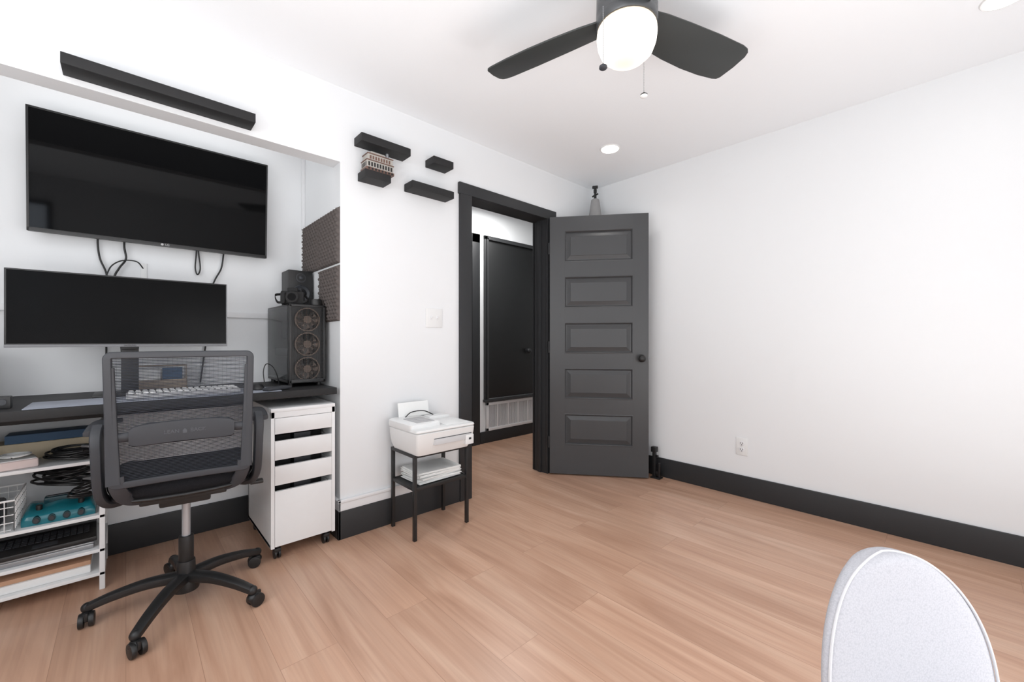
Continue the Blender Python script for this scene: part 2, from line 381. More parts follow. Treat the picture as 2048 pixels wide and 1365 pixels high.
e=empty("light_switch",(0,1.422,1.205),"white double toggle light switch plate","light switch")
MB().box(0,0.006,-0.060,0.060,-0.060,0.060,0.003).out("plate",WHTP,parent=e)
for s in (-0.023,0.023):
    MB().box(0.005,0.016,s-0.0045,s+0.0045,-0.002,0.010,0.002).box(0.005,0.0068,s-0.007,s+0.007,-0.013,0.013,0.001).out("toggle",WTRIM,parent=e)
e=empty("power_outlet",(1.247,YC,0.34),"white duplex power outlet above the baseboard","outlet")
MB().box(-0.037,0.037,-0.006,0,-0.06,0.06,0.003).out("plate",WHTP,parent=e)
for z in (-0.021,0.021):
    r=MB(); r.cyl((0,-0.0055,z),(0,-0.0085,z),0.016,bev=0.001)
    r.box(-0.008,-0.005,-0.0095,-0.008,z-0.001,z+0.008,m=1); r.box(0.005,0.008,-0.0095,-0.008,z-0.001,z+0.008,m=1); r.cyl((0,-0.008,z-0.008),(0,-0.0095,z-0.008),0.003,m=1,seg=10)
    r.out("receptacle",[WTRIM,DARK],parent=e)

# ================================================================= recessed lights
def downlight(x,y,label):
    e=empty("recessed_light",(x,y,H),label,"light",group="recessed ceiling lights")
    MB().lathe([(0.056,-0.001),(0.058,-0.005),(0.068,-0.005),(0.072,0)],seg=36).out("trim_ring",WHTP,parent=e)
    MB().cyl((0,0,-0.0075),(0,0,-0.001),0.058,seg=36).out("lens",LENS,parent=e,label="glowing round lens")
    return e
downlight(0.576,2.506,"round white recessed ceiling light, lit")
downlight(2.38,2.545,"round white recessed ceiling light, lit")

# ================================================================= ceiling fan
FX,FY=1.454,1.298
fan=empty("ceiling_fan",(FX,FY,H),"graphite three-blade ceiling fan with glowing frosted light","ceiling fan")
zf=lambda z:z-H
MB().lathe([(0.085,0),(0.09,-0.03),(0.09,-0.10),(0.104,-0.125),(0.106,-0.205),(0.104,-0.222),(0.106,-0.226),(0.106,-0.246),(0.103,-0.252),(0.02,-0.252)]).out("motor_housing",FANH,parent=fan)
MB().lathe([(0.096,zf(2.170)),(0.102,zf(2.160)),(0.104,zf(2.140)),(0.100,zf(2.108)),(0.089,zf(2.080)),(0.068,zf(2.060)),(0.03,zf(2.051)),(0.002,zf(2.049))]).out("light_globe",GLOBE,parent=fan,label="glowing frosted glass globe")
for ang in (74.1,194.1,314.1):
    up_=[(0.085,0.058),(0.15,0.072),(0.25,0.082),(0.36,0.086),(0.46,0.083),(0.54,0.074)]
    lo_=[(0.575,-0.070),(0.56,-0.080),(0.53,-0.084),(0.40,-0.082),(0.25,-0.074),(0.14,-0.066),(0.085,-0.058)]
    tip=[(0.560,0.068),(0.570,0.056),(0.581,0.0),(0.583,-0.050)]
    P=[(p[0],p[1]) for p in reversed(up_+tip+lo_)]
    bl=MB(); M=Matrix.Rotation(rad(-15),4,'X')
    bl.prism(P,-0.003,0.003,0.0012,M=M)
    bl.box(0.07,0.17,-0.02,0.02,0.001,0.008,0.001,m=1,M=M)
    bl.out("fan_blade",[FANM,FANH],parent=fan,loc=(0,0,zf(2.205)),rot=(0,0,rad(ang)))
def chain(dx,dy,z0,z1,m,label):
    c=MB(); n=int((z0-z1)/0.006)
    c.cyl((dx,dy,zf(z0)),(dx,dy,zf(z1)),0.0008,seg=6)
    for i in range(n): c.sph((dx,dy,zf(z0-0.006*i)),0.0017,seg=6)
    o=c.out("pull_chain",SILV,parent=fan)
    q=MB().lathe([(0.002,0.012),(0.006,0.008),(0.013,0.003),(0.0135,-0.001)],c=(dx,dy,zf(z1)),seg=20,m=0)
    q.lathe([(0.0135,-0.001),(0.0135,-0.004),(0.010,-0.007),(0.002,-0.008)],c=(dx,dy,zf(z1)),seg=20,m=1)
    q.out("chain_fob",m,parent=o,label=label)
chain(-0.0168,-0.118,2.19,1.985,[GREYP,GREYP],"dark round pull fob"); chain(0.003,0.113,2.19,1.974,[BLK,WHTP],"white and black round pull fob")

# ================================================================= foam panels
def foam():
    t=bmesh.new(); n=90; S=0.301; g=[]; F=2*pi*7.5
    for i in range(n+1):
        r=[]
        for j in range(n+1):
            u=i/n;v=j/n
            ed=min(u,1-u,v,1-v); k=min(1.0,ed/0.035)
            h=0.003+k*(0.012+0.0065*math.sin(u*F)*math.sin(v*F))
            r.append(t.verts.new((u*S,-h,v*S)))
        g.append(r)
    for i in range(n):
        for j in range(n): t.faces.new((g[i][j],g[i+1][j],g[i+1][j+1],g[i][j+1]))
    m=MB(); m.merge(t); m.box(0,S,-0.003,0,0,S); return m
f0=foam().out("acoustic_foam_panel",FOAM,loc=(-0.302,0.84,1.480),smooth=60)
top(f0,"dark grey egg-crate foam square at the nook edge, upper row","foam panel","acoustic foam panels")
f1=f0.copy(); col.objects.link(f1); f1.location=(-0.609,0.84,1.480); f1["label"]="dark grey egg-crate foam square deeper in the nook"
f2=f0.copy(); col.objects.link(f2); f2.location=(-0.302,0.84,1.168); f2["label"]="dark grey egg-crate foam square beside the computer tower"

# ================================================================= TV
tv=empty("television",(-0.50,0.144,1.815),"large black wall-mounted flat television above the monitor","television")
tv.rotation_euler=(0,rad(3),0)
w2,h2=0.462,0.270
MB().box(-0.035,-0.006,-w2,w2,-h2,h2,0.004).box(-0.055,-0.03,-0.3,0.3,-0.2,0.15,0.01).out("tv_body",BLK,parent=tv)
MB().box(-0.008,-0.002,-w2+0.008,w2-0.008,-h2+0.016,h2-0.008).out("screen",BLKG,parent=tv,label="glossy black screen")
bz=MB()
bz.box(-0.01,0,-w2,w2,-h2,-h2+0.016,0.001); bz.box(-0.01,0,-w2,w2,h2-0.008,h2,0.001); bz.box(-0.01,0,-w2,-w2+0.008,-h2,h2,0.001); bz.box(-0.01,0,w2-0.008,w2,-h2,h2,0.001)
bz.out("bezel",BLK,parent=tv)
MB().box(-0.103,-0.05,-0.12,0.12,-0.1,0.1,0.003).out("wall_mount",BLK,parent=tv)
text("logo","LG",0.014,(0.0006,0.012,-h2+0.008),FACEX,tv,GRYL,label="small pale maker logo")
MB().cyl((0.0002,-0.008,-h2+0.008),(0.001,-0.008,-h2+0.008),0.0055,seg=20).out("emblem",GRYL,parent=tv)

def cable(P,r,label,name="cable",m=BLK):
    return top(MB().tube(catmull(P,8),r,seg=8,m=0,up=(1,0.05,0.02)).out(name,m),label,"cable")
xw=XA+0.02
cable([(-0.575,-0.098,1.60),(xw,-0.10,1.53),(xw,-0.092,1.46),(xw,-0.070,1.39),(xw,-0.065,1.30),(xw,-0.07,1.1),(xw,-0.07,0.83)],0.004,"black cable hanging below the television")
cable([(-0.575,-0.004,1.60),(xw+0.01,-0.006,1.53),(xw+0.01,0.0,1.47),(xw+0.01,-0.025,1.42),(xw+0.01,-0.042,1.36),(xw+0.01,-0.03,1.2),(xw+0.01,0.0,0.83)],0.0045,"black cable hanging below the television")
cable([(xw+0.022,-0.07,1.38),(xw+0.022,-0.05,1.43),(xw+0.022,-0.01,1.46),(xw+0.022,0.04,1.46),(xw+0.01,0.065,1.43)],0.003,"thin black cable arching to a wall plate")
cable([(-0.575,0.28,1.60),(xw,0.283,1.55),(xw,0.278,1.46),(xw,0.288,1.425),(xw,0.30,1.46),(xw,0.292,1.55),(-0.575,0.29,1.60)],0.0035,"looped black cable hanging below the television")
cable([(-0.575,0.41,1.60),(xw,0.406,1.55),(xw,0.395,1.47),(xw,0.365,1.40),(xw,0.345,1.32),(xw,0.33,1.1),(xw,0.3,0.83)],0.004,"black power cable running down the wall")
top(MB().box(XA,XA+0.006,0.055,0.08,1.36,1.46,0.002).out("cable_plate",WHTP),"narrow white cable plate on the wall","cable plate")

# ================================================================= desk
DZ=0.815
desk=empty("desk",(0,0,0),"black built-in desktop filling the wall nook","desk")
MB().box(XA+0.018,0.02,-0.74,0.816,DZ-0.035,DZ,0.002).out("desktop",BLKM,parent=desk)
MB().box(XA+0.018,XA+0.05,0.77,0.81,0.0,DZ-0.035,0.002).out("leg",BLKM,parent=desk)
MB().box(XA+0.018,XA+0.05,-0.74,-0.70,0.0,DZ-0.035,0.002).out("leg",BLKM,parent=desk)
MB().box(-0.06,-0.02,-0.74,-0.70,0.0,DZ-0.035,0.002).out("leg",BLKM,parent=desk)
MB().box(-0.22,-0.19,-0.70,0.45,DZ-0.075,DZ-0.035,0.002).out("crossbar",BLKM,parent=desk)

mo=empty("monitor",(-0.28,0.014,DZ),"ultrawide dark monitor with a silver lower bezel","monitor")
mb=1.034-DZ; mt=1.348-DZ; mw=0.363
MB().box(-0.05,-0.006,-mw+0.01,mw-0.01,mb+0.01,mt-0.005,0.012).box(-0.012,-0.001,-mw,mw,mb,mt,0.002).out("monitor_body",BLK,parent=mo)
MB().box(-0.003,0.0005,-mw+0.006,mw-0.006,mb+0.016,mt-0.006).out("screen",SCRM,parent=mo,label="dark matte ultrawide screen")
MB().box(-0.012,0.002,-mw,mw,mb,mb+0.012,0.001).box(-0.012,0.001,mw-0.004,mw,mb,mt,0.001).out("bezel",MSILV,parent=mo,label="silver grey bezel")
text("logo","SAMSUNG",0.009,(0.0026,0.0,mb+0.006),FACEX,mo,BLK,label="tiny maker logo")
MB().box(-0.09,-0.05,-0.03,0.03,0.01,mb+0.15,0.006).box(-0.06,-0.01,-0.03,0.03,mb-0.012,mb+0.04,0.004).box(-0.17,0.045,-0.12,0.12,0.0,0.012,0.005).out("monitor_stand",BLK,parent=mo)

top(MB().box(-0.23,0.0,-0.27,0.56,DZ,DZ+0.003,0.001).out("desk_mat",MAPM),"large grey printed desk mat","desk mat")
kb=empty("keyboard",(-0.14,0.20,DZ+0.003),"pale compact keyboard on the desk mat","keyboard")
MB().box(-0.07,0.07,-0.20,0.20,0,0.018,0.004).out("keyboard_body",GRYL,parent=kb)
q=MB()
for i in range(5):
    for j in range(17):
        q.box(-0.062+0.0255*i,-0.062+0.0255*i+0.021,-0.193+0.0228*j,-0.193+0.0228*j+0.019,0.018,0.026,0.003,1)
ks=q.out("keys",WHTP,parent=kb); ks["kind"]="stuff"
ms=empty("mouse",(-0.13,0.475,DZ+0.003),"black computer mouse on the desk mat","mouse",rotz=rad(10))
q=MB(); q.sph((0,0,0.005),0.03,(1.9,1.05,0.95)); bm=q.bm
for v in bm.verts: v.co.z=max(v.co.z,0.0)
q.out("mouse_body",BLK,parent=ms); MB().cyl((-0.03,-0.004,0.028),(-0.03,0.004,0.028),0.006,seg=14).out("scroll_wheel",GREYP,parent=ms)
top(MB().box(-0.02,0.02,-0.07,0.07,0,0.016,0.006).box(-0.012,0.012,-0.055,-0.02,0.015,0.018,0.001).box(-0.012,0.012,0.0,0.05,0.015,0.018,0.001).out("remote_control",GREYP,loc=(-0.045,0.55,DZ+0.003),rot=(0,0,rad(30))),"dark grey remote control on the desk","remote")
cable([(-0.16,0.52,0.835),(-0.19,0.52,0.90),(-0.2,0.535,0.94),(-0.2,0.565,0.925),(-0.2,0.585,0.88),(-0.21,0.60,0.82)],0.0025,"thin black cable arching over the desk")
og=empty("desk_organizer",(-0.5,0.13,DZ),"small wooden desk organizer holding blue and white cards","organizer")
q=MB(); q.box(-0.04,0.04,-0.105,0.105,0,0.006,0.001)
for x in (-0.04,0.034): 
    q.tube([(x,-0.1,0.003),(x,-0.1,0.12),(x,0.1,0.12),(x,0.1,0.003)],0.003,seg=8,up=(1,0,0))
    q.box(x,x+0.006,-0.1,0.1,0.0,0.05,0.001)
q.out("organizer_frame",WOODG,parent=og)
MB().box(-0.02,-0.014,-0.08,0.0,0.006,0.10,0.001).out("card",WHTP,parent=og,label="white card"); MB().box(0.005,0.011,0.005,0.085,0.006,0.11,0.001).out("card",BLUE,parent=og,label="blue card")
top(MB().box(-0.02,0.02,-0.03,0.03,0,0.045,0.005).cyl((0.02,0.01,0.025),(0.026,0.01,0.025),0.011,m=1).out("action_camera",[BLK,GREYP],loc=(-0.10,-0.335,DZ)),"small black action camera on the desk","camera")

def speaker(loc,label):
    s=empty("speaker",loc,label,"speaker",group="black bookshelf speakers")
    MB().box(-0.15,0,-0.066,0.066,0,0.222,0.004).out("speaker_cabinet",BLK,parent=s)
    q=MB(); q.cyl((0,0,0.085),(0.004,0,0.085),0.056,bev=0.001,m=1); q.lathe([(0.050,0),(0.046,0.006),(0.04,0.003),(0.02,-0.004),(0.014,0.004),(0.004,0.008),(0.001,0.008)],m=0,M=Matrix.Translation((0.004,0,0.085))@Matrix.Rotation(pi/2,4,'Y'))
    q.out("woofer",[GREYP,BLK],parent=s)
    q=MB(); q.cyl((0,0,0.178),(0.004,0,0.178),0.028,bev=0.001,m=0); q.cyl((0.003,0,0.178),(0.005,0,0.178),0.023,m=1); q.sph((0.004,0,0.178),0.013,(0.6,1,1)); q.out("tweeter",[GREYP,BLK],parent=s)
    return s

# ================================================================= computer tower
PT=1.257
pc=empty("computer_tower",(0,0,DZ),"black computer tower with smoked glass side and three fans","computer")
x0,x1,y0,y1=-0.585,-0.14,0.628,0.812; h0=0.02; h1=PT-DZ
q=MB(); q.box(x0,x1,y1-0.006,y1,h0,h1,0.002); q.box(x0,x1,y0,y1,h1-0.012,h1,0.003); q.box(x0,x1,y0,y1,h0,h0+0.02,0.003); q.box(x0,x0+0.006,y0,y1,h0,h1,0.002)
q.box(x1-0.035,x1-0.028,y0+0.01,y1-0.01,h0,h1)
for yy in (y0,y1-0.012): q.box(x1-0.03,x1-0.002,yy,yy+0.012,h0,h1,0.003)
q.out("case_frame",BLK,parent=pc)
MB().box(x0+0.01,x1-0.028,y0-0.003,y0+0.001,h0+0.015,h1-0.008,0.001).out("side_panel",GLASSD,parent=pc,label="smoked glass side panel")
q=MB()
for i in range(52):
    zz=h0+0.012+(h1-h0-0.02)*i/51; q.box(x1-0.001,x1,y0+0.006,y1-0.006,zz-0.0008,zz+0.0008)
for i in range(24):
    yy=y0+0.008+(y1-y0-0.016)*i/23; q.box(x1,x1+0.001,yy-0.0008,yy+0.0008,h0+0.008,h1-0.006)
for yy in (y0+0.002,y1-0.012): q.box(x1-0.002,x1+0.002,yy,yy+0.010,h0+0.004,h1-0.004,0.001)
q.box(x1-0.002,x1+0.002,y0+0.002,y1-0.002,h0+0.002,h0+0.014,0.001); q.box(x1-0.002,x1+0.002,y0+0.002,y1-0.002,h1-0.012,h1-0.004,0.001)
fp=q.out("front_screen",BLK,parent=pc,label="fine perforated black front screen"); fp["kind"]="stuff"
for i in range(3):
    zc=h0+0.075+i*0.133; q=MB(); yc=(y0+y1)/2
    q.lathe([(0.058,-0.004),(0.064,-0.004),(0.064,0.004),(0.058,0.004),(0.058,-0.004)],seg=32,M=Matrix.Translation((x1-0.009,yc,zc))@Matrix.Rotation(pi/2,4,'Y'))
    q.cyl((x1-0.014,yc,zc),(x1-0.006,yc,zc),0.021,m=1)
    for k in range(9):
        M=Matrix.Translation((x1-0.012,yc,zc))@Matrix.Rotation(2*pi*k/9,4,'X')@Matrix.Rotation(rad(35),4,'Z')
        q.box(-0.001,0.001,-0.011,0.011,0.016,0.055,M=M,m=2)
    q.out("case_fan",[BRONZE,BRONZE,SMOKE],parent=pc,label="bronze-tinted cooling fan")
MB().box(x0+0.05,x1-0.10,y1-0.012,y1-0.007,h0+0.1,h1-0.03).out("motherboard",GREEN,parent=pc)
MB().box(x0+0.03,x0+0.30,y0+0.03,y1-0.02,h0+0.14,h0+0.18,0.004).box(x0+0.15,x0+0.24,y0+0.04,y1-0.02,h0+0.24,h0+0.34,0.004).out("graphics_card",GREYP,parent=pc)
for xx in (x0+0.04,x1-0.05):
    for yy in (y0+0.02,y1-0.02): MB().cyl((xx,yy,0),(xx,yy,h0),0.012,seg=12).out("foot",BLK,parent=pc)
speaker((-0.41,0.762,PT),"black bookshelf speaker on the computer tower")
speaker((-0.36,-0.475,DZ+0.0),"black bookshelf speaker at the end of the desk")

BLK2=mat("deep_black_rubber",(17,17,18),rough=0.6,spec=0.3)
dc=empty("camera",(-0.22,0.668,PT+0.001),"black camera with strap resting on the computer tower","camera",rotz=rad(-20))
dc.scale=(0.92,0.92,0.92)
MB().box(-0.03,0.03,-0.062,0.062,0,0.078,0.01,3).box(-0.022,0.026,-0.028,0.028,0.07,0.10,0.008).box(0.02,0.045,-0.062,-0.035,0.005,0.07,0.008).cyl((0,0.042,0.078),(0,0.042,0.088),0.012).out("camera_body",BLK2,parent=dc)
MB().cyl((0.03,0,0.04),(0.075,0,0.04),0.033,bev=0.002).cyl((0.074,0,0.04),(0.0765,0,0.04),0.022,m=1).cyl((0.05,0,0.04),(0.058,0,0.04),0.0345,m=2).out("lens",[BLK2,BLKG,BLK],parent=dc)
MB().tube(catmull([(0,-0.062,0.06),(0.02,-0.09,0.05),(0.05,-0.075,0.010),(0.06,-0.04,0.009)],6),0.002,0.007,seg=8).out("strap",BLK2,parent=dc)
MB().tube(catmull([(0.03,0.05,0.010),(0.02,0.08,0.03),(0,0.062,0.06)],6),0.002,0.007,seg=8).out("strap",BLK2,parent=dc)
top(MB().cyl((0,0,0),(0,0,0.03),0.034,bev=0.003).cyl((0,0,0.03),(0,0,0.034),0.03).out("lens_case",BLK,loc=(-0.19,0.776,PT+0.001)),"round black lens case on the computer tower","lens")

# ================================================================= drawer cabinet
cb=empty("drawer_cabinet",(0,0,0),"white rolling drawer cabinet tucked under the desk","cabinet")
x0,x1,y0,y1,z0,z1=-0.47,0.03,0.505,0.803,0.065,0.735
q=MB(); q.box(x0,x1-0.002,y0,y0+0.016,z0,z1-0.016,0.001); q.box(x0,x1-0.002,y1-0.016,y1,z0,z1-0.016,0.001); q.box(x0,x1,y0,y1,z1-0.018,z1,0.002); q.box(x0,x1-0.02,y0,y1,z0,z0+0.016); q.box(x0,x0+0.012,y0,y1,z0,z1)
q.box(x1-0.018,x1-0.002,y0,y1,0.69,z1-0.016)
q.out("cabinet_body",WHT,parent=cb)
for a,b in ((0.612,0.688),(0.487,0.578),(0.366,0.457),(0.072,0.337)):
    q=MB(); q.box(x1-0.018,x1,y0+0.017,y1-0.017,a,b,0.0015); q.box(x0+0.03,x1-0.018,y0+0.022,y0+0.028,a+0.01,b-0.01); q.box(x0+0.03,x1-0.018,y1-0.028,y1-0.022,a+0.01,b-0.01); q.box(x0+0.03,x1-0.018,y0+0.022,y1-0.022,a+0.006,a+0.012,m=1)
    if b<0.6:
        q.box(x0+0.06,x1-0.10,y0+0.03,y0+0.11,a+0.012,b+0.008,m=1); q.box(x0+0.06,x1-0.07,y0+0.12,y1-0.10,a+0.012,b+0.014,m=2); q.box(x0+0.06,x1-0.12,y1-0.095,y1-0.03,a+0.012,b+0.004,m=1)
    q.out("drawer",[WHT,DARK,GREYP],parent=cb)
for xx in (x0+0.04,x1-0.035):
    for yy in (y0+0.035,y1-0.035):
        q=MB(); q.cyl((xx-0.01,yy-0.014,0.024),(xx-0.01,yy-0.004,0.024),0.024,bev=0.002); q.cyl((xx-0.01,yy+0.004,0.024),(xx-0.01,yy+0.014,0.024),0.024,bev=0.002)
        q.cyl((xx-0.01,yy-0.012,0.024),(xx-0.01,yy+0.012,0.024),0.008); q.box(xx-0.026,xx+0.012,yy-0.016,yy+0.016,0.034,0.054,0.006); q.cyl((xx,yy,0.05),(xx,yy,0.066),0.008)
        q.out("caster",BLK,parent=cb)

# ================================================================= shelf unit under desk
SX0,SX1,SY0,SY1=-0.585,-0.235,-0.66,-0.065
su=empty("storage_rack",(0,0,0),"white open storage rack crowded with electronics under the desk","rack")
for xx in (SX0,SX1-0.018):
    for yy in (SY0,SY1-0.018): MB().box(xx,xx+0.018,yy,yy+0.018,0,0.725,0.002).out("post",WHT,parent=su)
SZ=[0.075,0.175,0.32,0.555]
for z in SZ: MB().box(SX0,SX1,SY0,SY1,z-0.014,z,0.002).out("shelf",WHT,parent=su)
MB().box(SX0,SX1,SY1-0.014,SY1-0.004,0.70,0.722,0.001).out("rail",WHT,parent=su)

def coil(cx,cy,z,rx,ry,turns,r,label,m=BLK,tall=0.03,ph=0.0):
    P=[]; N_=turns*16
    for i in range(N_):
        a=2*pi*i/16
        x=rx*(0.80*math.cos(a+ph)+0.20*math.cos(0.21*a+2*ph)); y=ry*(0.78*math.sin(a*1.02)+0.22*math.sin(0.17*a+ph))
        P.append((cx+x,cy+y,z+r+tall*(0.5+0.38*math.sin(0.13*a+ph)+0.12*math.sin(0.9*a))))
    return top(MB().tube(catmull(P,2),r,seg=8,up=(0.1,0.2,1)).out("coiled_cable",m),label,"cable")
z=SZ[3]+0.001
top(MB().box(-0.05,0.05,-0.06,0.06,0,0.035,0.008,3).box(-0.045,0.045,-0.055,0.055,0.034,0.037,0.001,m=1).out("power_adapter",[PINK,WHTP],loc=(-0.30,-0.325,z),rot=(0,0,rad(12))),"pale white power adapter on the rack","adapter")
coil(-0.315,-0.170,z+0.001,0.065,0.08,9,0.0042,"tangled black cable on the rack shelf",tall=0.045)
coil(-0.30,-0.325,z+0.038,0.035,0.045,4,0.003,"coiled white cable on the power adapter",m=WHTP,tall=0.012)
top(MB().box(-0.06,0.06,-0.15,0.15,0,0.07,0.002).out("shoe_box",CREAM,loc=(-0.50,-0.25,z)),"cream cardboard box on the rack","box")
top(MB().box(-0.055,0.055,-0.13,0.13,0,0.035,0.002).out("book",BLUE,loc=(-0.50,-0.24,z+0.0705)),"blue boxed book on the cream box","book")
top(MB().box(-0.006,0.006,-0.07,0.07,0,0.12,0.003).box(0.0055,0.0065,-0.063,0.063,0.01,0.11,m=1).out("tablet",[BLK,BLKG],loc=(-0.34,-0.48,z+0.003),rot=(0,rad(-16),rad(15))),"black tablet leaning on the rack shelf","tablet")
top(MB().tube(catmull([(-0.27,-0.135,z+0.060),(-0.255,-0.11,z+0.057),(-0.25,-0.09,z+0.045)],5),0.009,0.006,seg=10).out("metal_tool",SILV),"short silver hand tool on the tangled cable","tool")

z=SZ[2]+0.001
gc=empty("game_console",(-0.350,-0.200,z),"translucent teal retro video game console","game console")
gc.scale=(0.95,0.80,1.05)
prof=[(-0.10,0.03),(-0.094,0.046),(-0.075,0.055),(-0.03,0.058),(0.01,0.056),(0.05,0.050),(0.08,0.043),(0.094,0.034),(0.10,0.016)]
q=MB(); rings=[]
for i in range(33):
    u=i/32; y=-0.13+0.26*u
    s=1-0.08*abs(2*u-1)**2; ed=min(1.0,(min(u,1-u)/0.08)); ed=0.6+0.4*math.sin(ed*pi/2)
    hh=ed*(1.0+0.07*math.cos(2*u*2*pi))
    ring=[(px*s,y,0.006+(pz_-0.006)*hh) for px,pz_ in prof]+[(0.095*s,y,0.0),(-0.095*s,y,0.0)]
    rings.append(ring)
q.loft(rings); q.out("console_shell",TEAL,parent=gc,smooth=50)
q=MB(); q.box(-0.05,0.0,-0.065,0.065,0.050,0.076,0.006); q.box(-0.035,-0.015,-0.055,0.055,0.072,0.079,0.003,m=1); q.out("cartridge_slot",[TEALD,GREYP],parent=gc)
for i in range(4):
    yy=-0.078+0.052*i
    MB().cyl((0.08,yy,0.022),(0.102,yy,0.020),0.014,seg=18,bev=0.001,m=1).cyl((0.08,yy,0.022),(0.104,yy,0.020),0.009,seg=16).out("controller_port",[GREYP,TEALD],parent=gc)
for yy in (-0.075,0.075): MB().cyl((0.045,yy,0.045),(0.045,yy,0.064),0.012,seg=16,bev=0.001).out("button",BLK,parent=gc)
coil(-0.44,-0.20,z+0.095,0.085,0.098,11,0.0048,"bundle of black cables behind the game console",tall=0.09)
coil(-0.29,-0.135,z+0.070,0.032,0.042,6,0.0042,"black controller cord draped over the console",tall=0.05,ph=1.0)
wb=MB(); bx0,bx1,by0,by1=-0.50,-0.242,-0.56,-0.318
for zz in (0.004,0.035,0.065,0.095,0.12):
    k=0.0 if zz>0.01 else 0.01
    wb.tube([(bx0+k,by0+k,z+zz),(bx1-k,by0+k,z+zz),(bx1-k,by1-k,z+zz),(bx0+k,by1-k,z+zz)],0.002 if zz<0.12 else 0.004,seg=6,closed=True)
for i in range(11):
    y=by0+(by1-by0)*i/10; wb.cyl((bx1,y,z+0.003),(bx1,y,z+0.12),0.0018,seg=6); wb.cyl((bx0,y,z+0.003),(bx0,y,z+0.12),0.0015,seg=6); wb.cyl((bx0,y,z+0.003),(bx1,y,z+0.003),0.0015,seg=6)
for i in range(11):
    x=bx0+(bx1-bx0)*i/10; wb.cyl((x,by1,z+0.003),(x,by1,z+0.12),0.0018,seg=6); wb.cyl((x,by0,z+0.003),(x,by0,z+0.12),0.0015,seg=6)
top(wb.out("wire_basket",WHTP),"white wire basket on the rack shelf","basket")
top(MB().box(-0.07,0.07,-0.08,0.08,0,0.09,0.02,3).out("storage_pouch",GREYP,loc=(-0.37,-0.44,z+0.006)),"grey pouch inside the wire basket","pouch")
z=SZ[1]+0.001
def laptop(loc,rz,matb,label,openang=None):
    e=empty("laptop",loc,label,"laptop",rotz=rz,group="laptops on the rack")
    MB().box(-0.11,0.11,-0.15,0.15,0,0.02,0.005).out("laptop_base",matb,parent=e)
    if openang is not None:
        q=MB()
        for i in range(5):
            for j in range(13): q.box(-0.075+0.021*i,-0.075+0.021*i+0.017,-0.13+0.02*j,-0.13+0.02*j+0.017,0.02,0.0225,0.001,1)
        ks=q.out("keys",GREYP,parent=e); ks["kind"]="stuff"
        MB().box(0.05,0.09,-0.035,0.035,0.0198,0.0208).out("touchpad",GREYP,parent=e)
        MB().box(-0.008,0,-0.15,0.15,0,0.062,0.003).out("laptop_lid",BLK,parent=e,loc=(-0.095,0,0.022),rot=(0,rad(-15),0))
    else:
        MB().box(-0.11,0.11,-0.15,0.15,0.0205,0.028,0.003).out("laptop_lid",matb,parent=e)
    return e
laptop((-0.37,-0.25,z),0,SILV,"closed silver laptop at the bottom of the stack")
laptop((-0.365,-0.245,z+0.0285),rad(2),BLK,"open small black laptop on the stack",60)
z=SZ[0]+0.001
top(MB().box(-0.12,0.12,-0.15,0.15,0,0.03,0.003).out("binder",WHTP,loc=(-0.38,-0.26,z)),"white flat binder on the lowest shelf","binder")
top(MB().box(-0.11,0.11,-0.14,0.14,0,0.018,0.002).out("wood_board",WOODL,loc=(-0.38,-0.25,z+0.0305)),"light wooden board on the binder","board")

# ================================================================= office chair
oc=empty("office_chair",(0.112,0.18,0),"black mesh-back office chair on a five-star base","office chair",rotz=rad(-6))
q=MB(); q.cyl((0,0,0.06),(0,0,0.17),0.034,0.03,bev=0.003); q.cyl((0,0,0.05),(0,0,0.1),0.045,0.04,bev=0.006)
angs=[46,118,190,262,334]
for a in angs:
    c,s=math.cos(rad(a)),math.sin(rad(a))
    P=catmull([(0.02*c,0.02*s,0.105),(0.12*c,0.12*s,0.105),(0.22*c,0.22*s,0.088),(0.295*c,0.295*s,0.066)],6)
    q.tube(P,0.026,0.021,seg=12,sq=0.7,taper=lambda t:1.0-0.32*t)
    q.sph((0.295*c,0.295*s,0.066),0.018,seg=14)
q.out("base",BLK,parent=oc)
for i,a in enumerate(angs):
    c,s=math.cos(rad(a)),math.sin(rad(a)); hd=rad(a+[70,150,20,100,50][i])
    q=MB()
    for o in (-1,1):
        q.cyl((0.012,o*0.006,0.026),(0.012,o*0.022,0.026),0.026,bev=0.004)
    q.cyl((0.012,-0.02,0.026),(0.012,0.02,0.026),0.008)
    q.box(-0.006,0.032,-0.006,0.006,0.026,0.056,0.004); q.sph((0.006,0,0.036),0.022,(1.15,1.05,0.9)); q.cyl((0,0,0.045),(0,0,0.068),0.006,seg=12)
    q.out("caster",BLK,parent=oc,loc=(0.295*c,0.295*s,0),rot=(0,0,hd))
MB().cyl((0,0,0.16),(0,0,0.27),0.025,bev=0.002).cyl((0,0,0.26),(0,0,0.44),0.0145,m=1).out("gas_lift",[BLK,CHR],parent=oc,label="steel and black gas lift column")
MB().box(-0.10,0.10,-0.08,0.08,0.425,0.47,0.01).box(-0.16,0.17,-0.13,0.13,0.465,0.492,0.008).tube([(0.0,0.05,0.45),(0.0,0.20,0.448),(0.0,0.25,0.44)],0.005,seg=8).box(-0.02,0.02,0.22,0.27,0.432,0.446,0.004).out("tilt_mechanism",BLK,parent=oc)
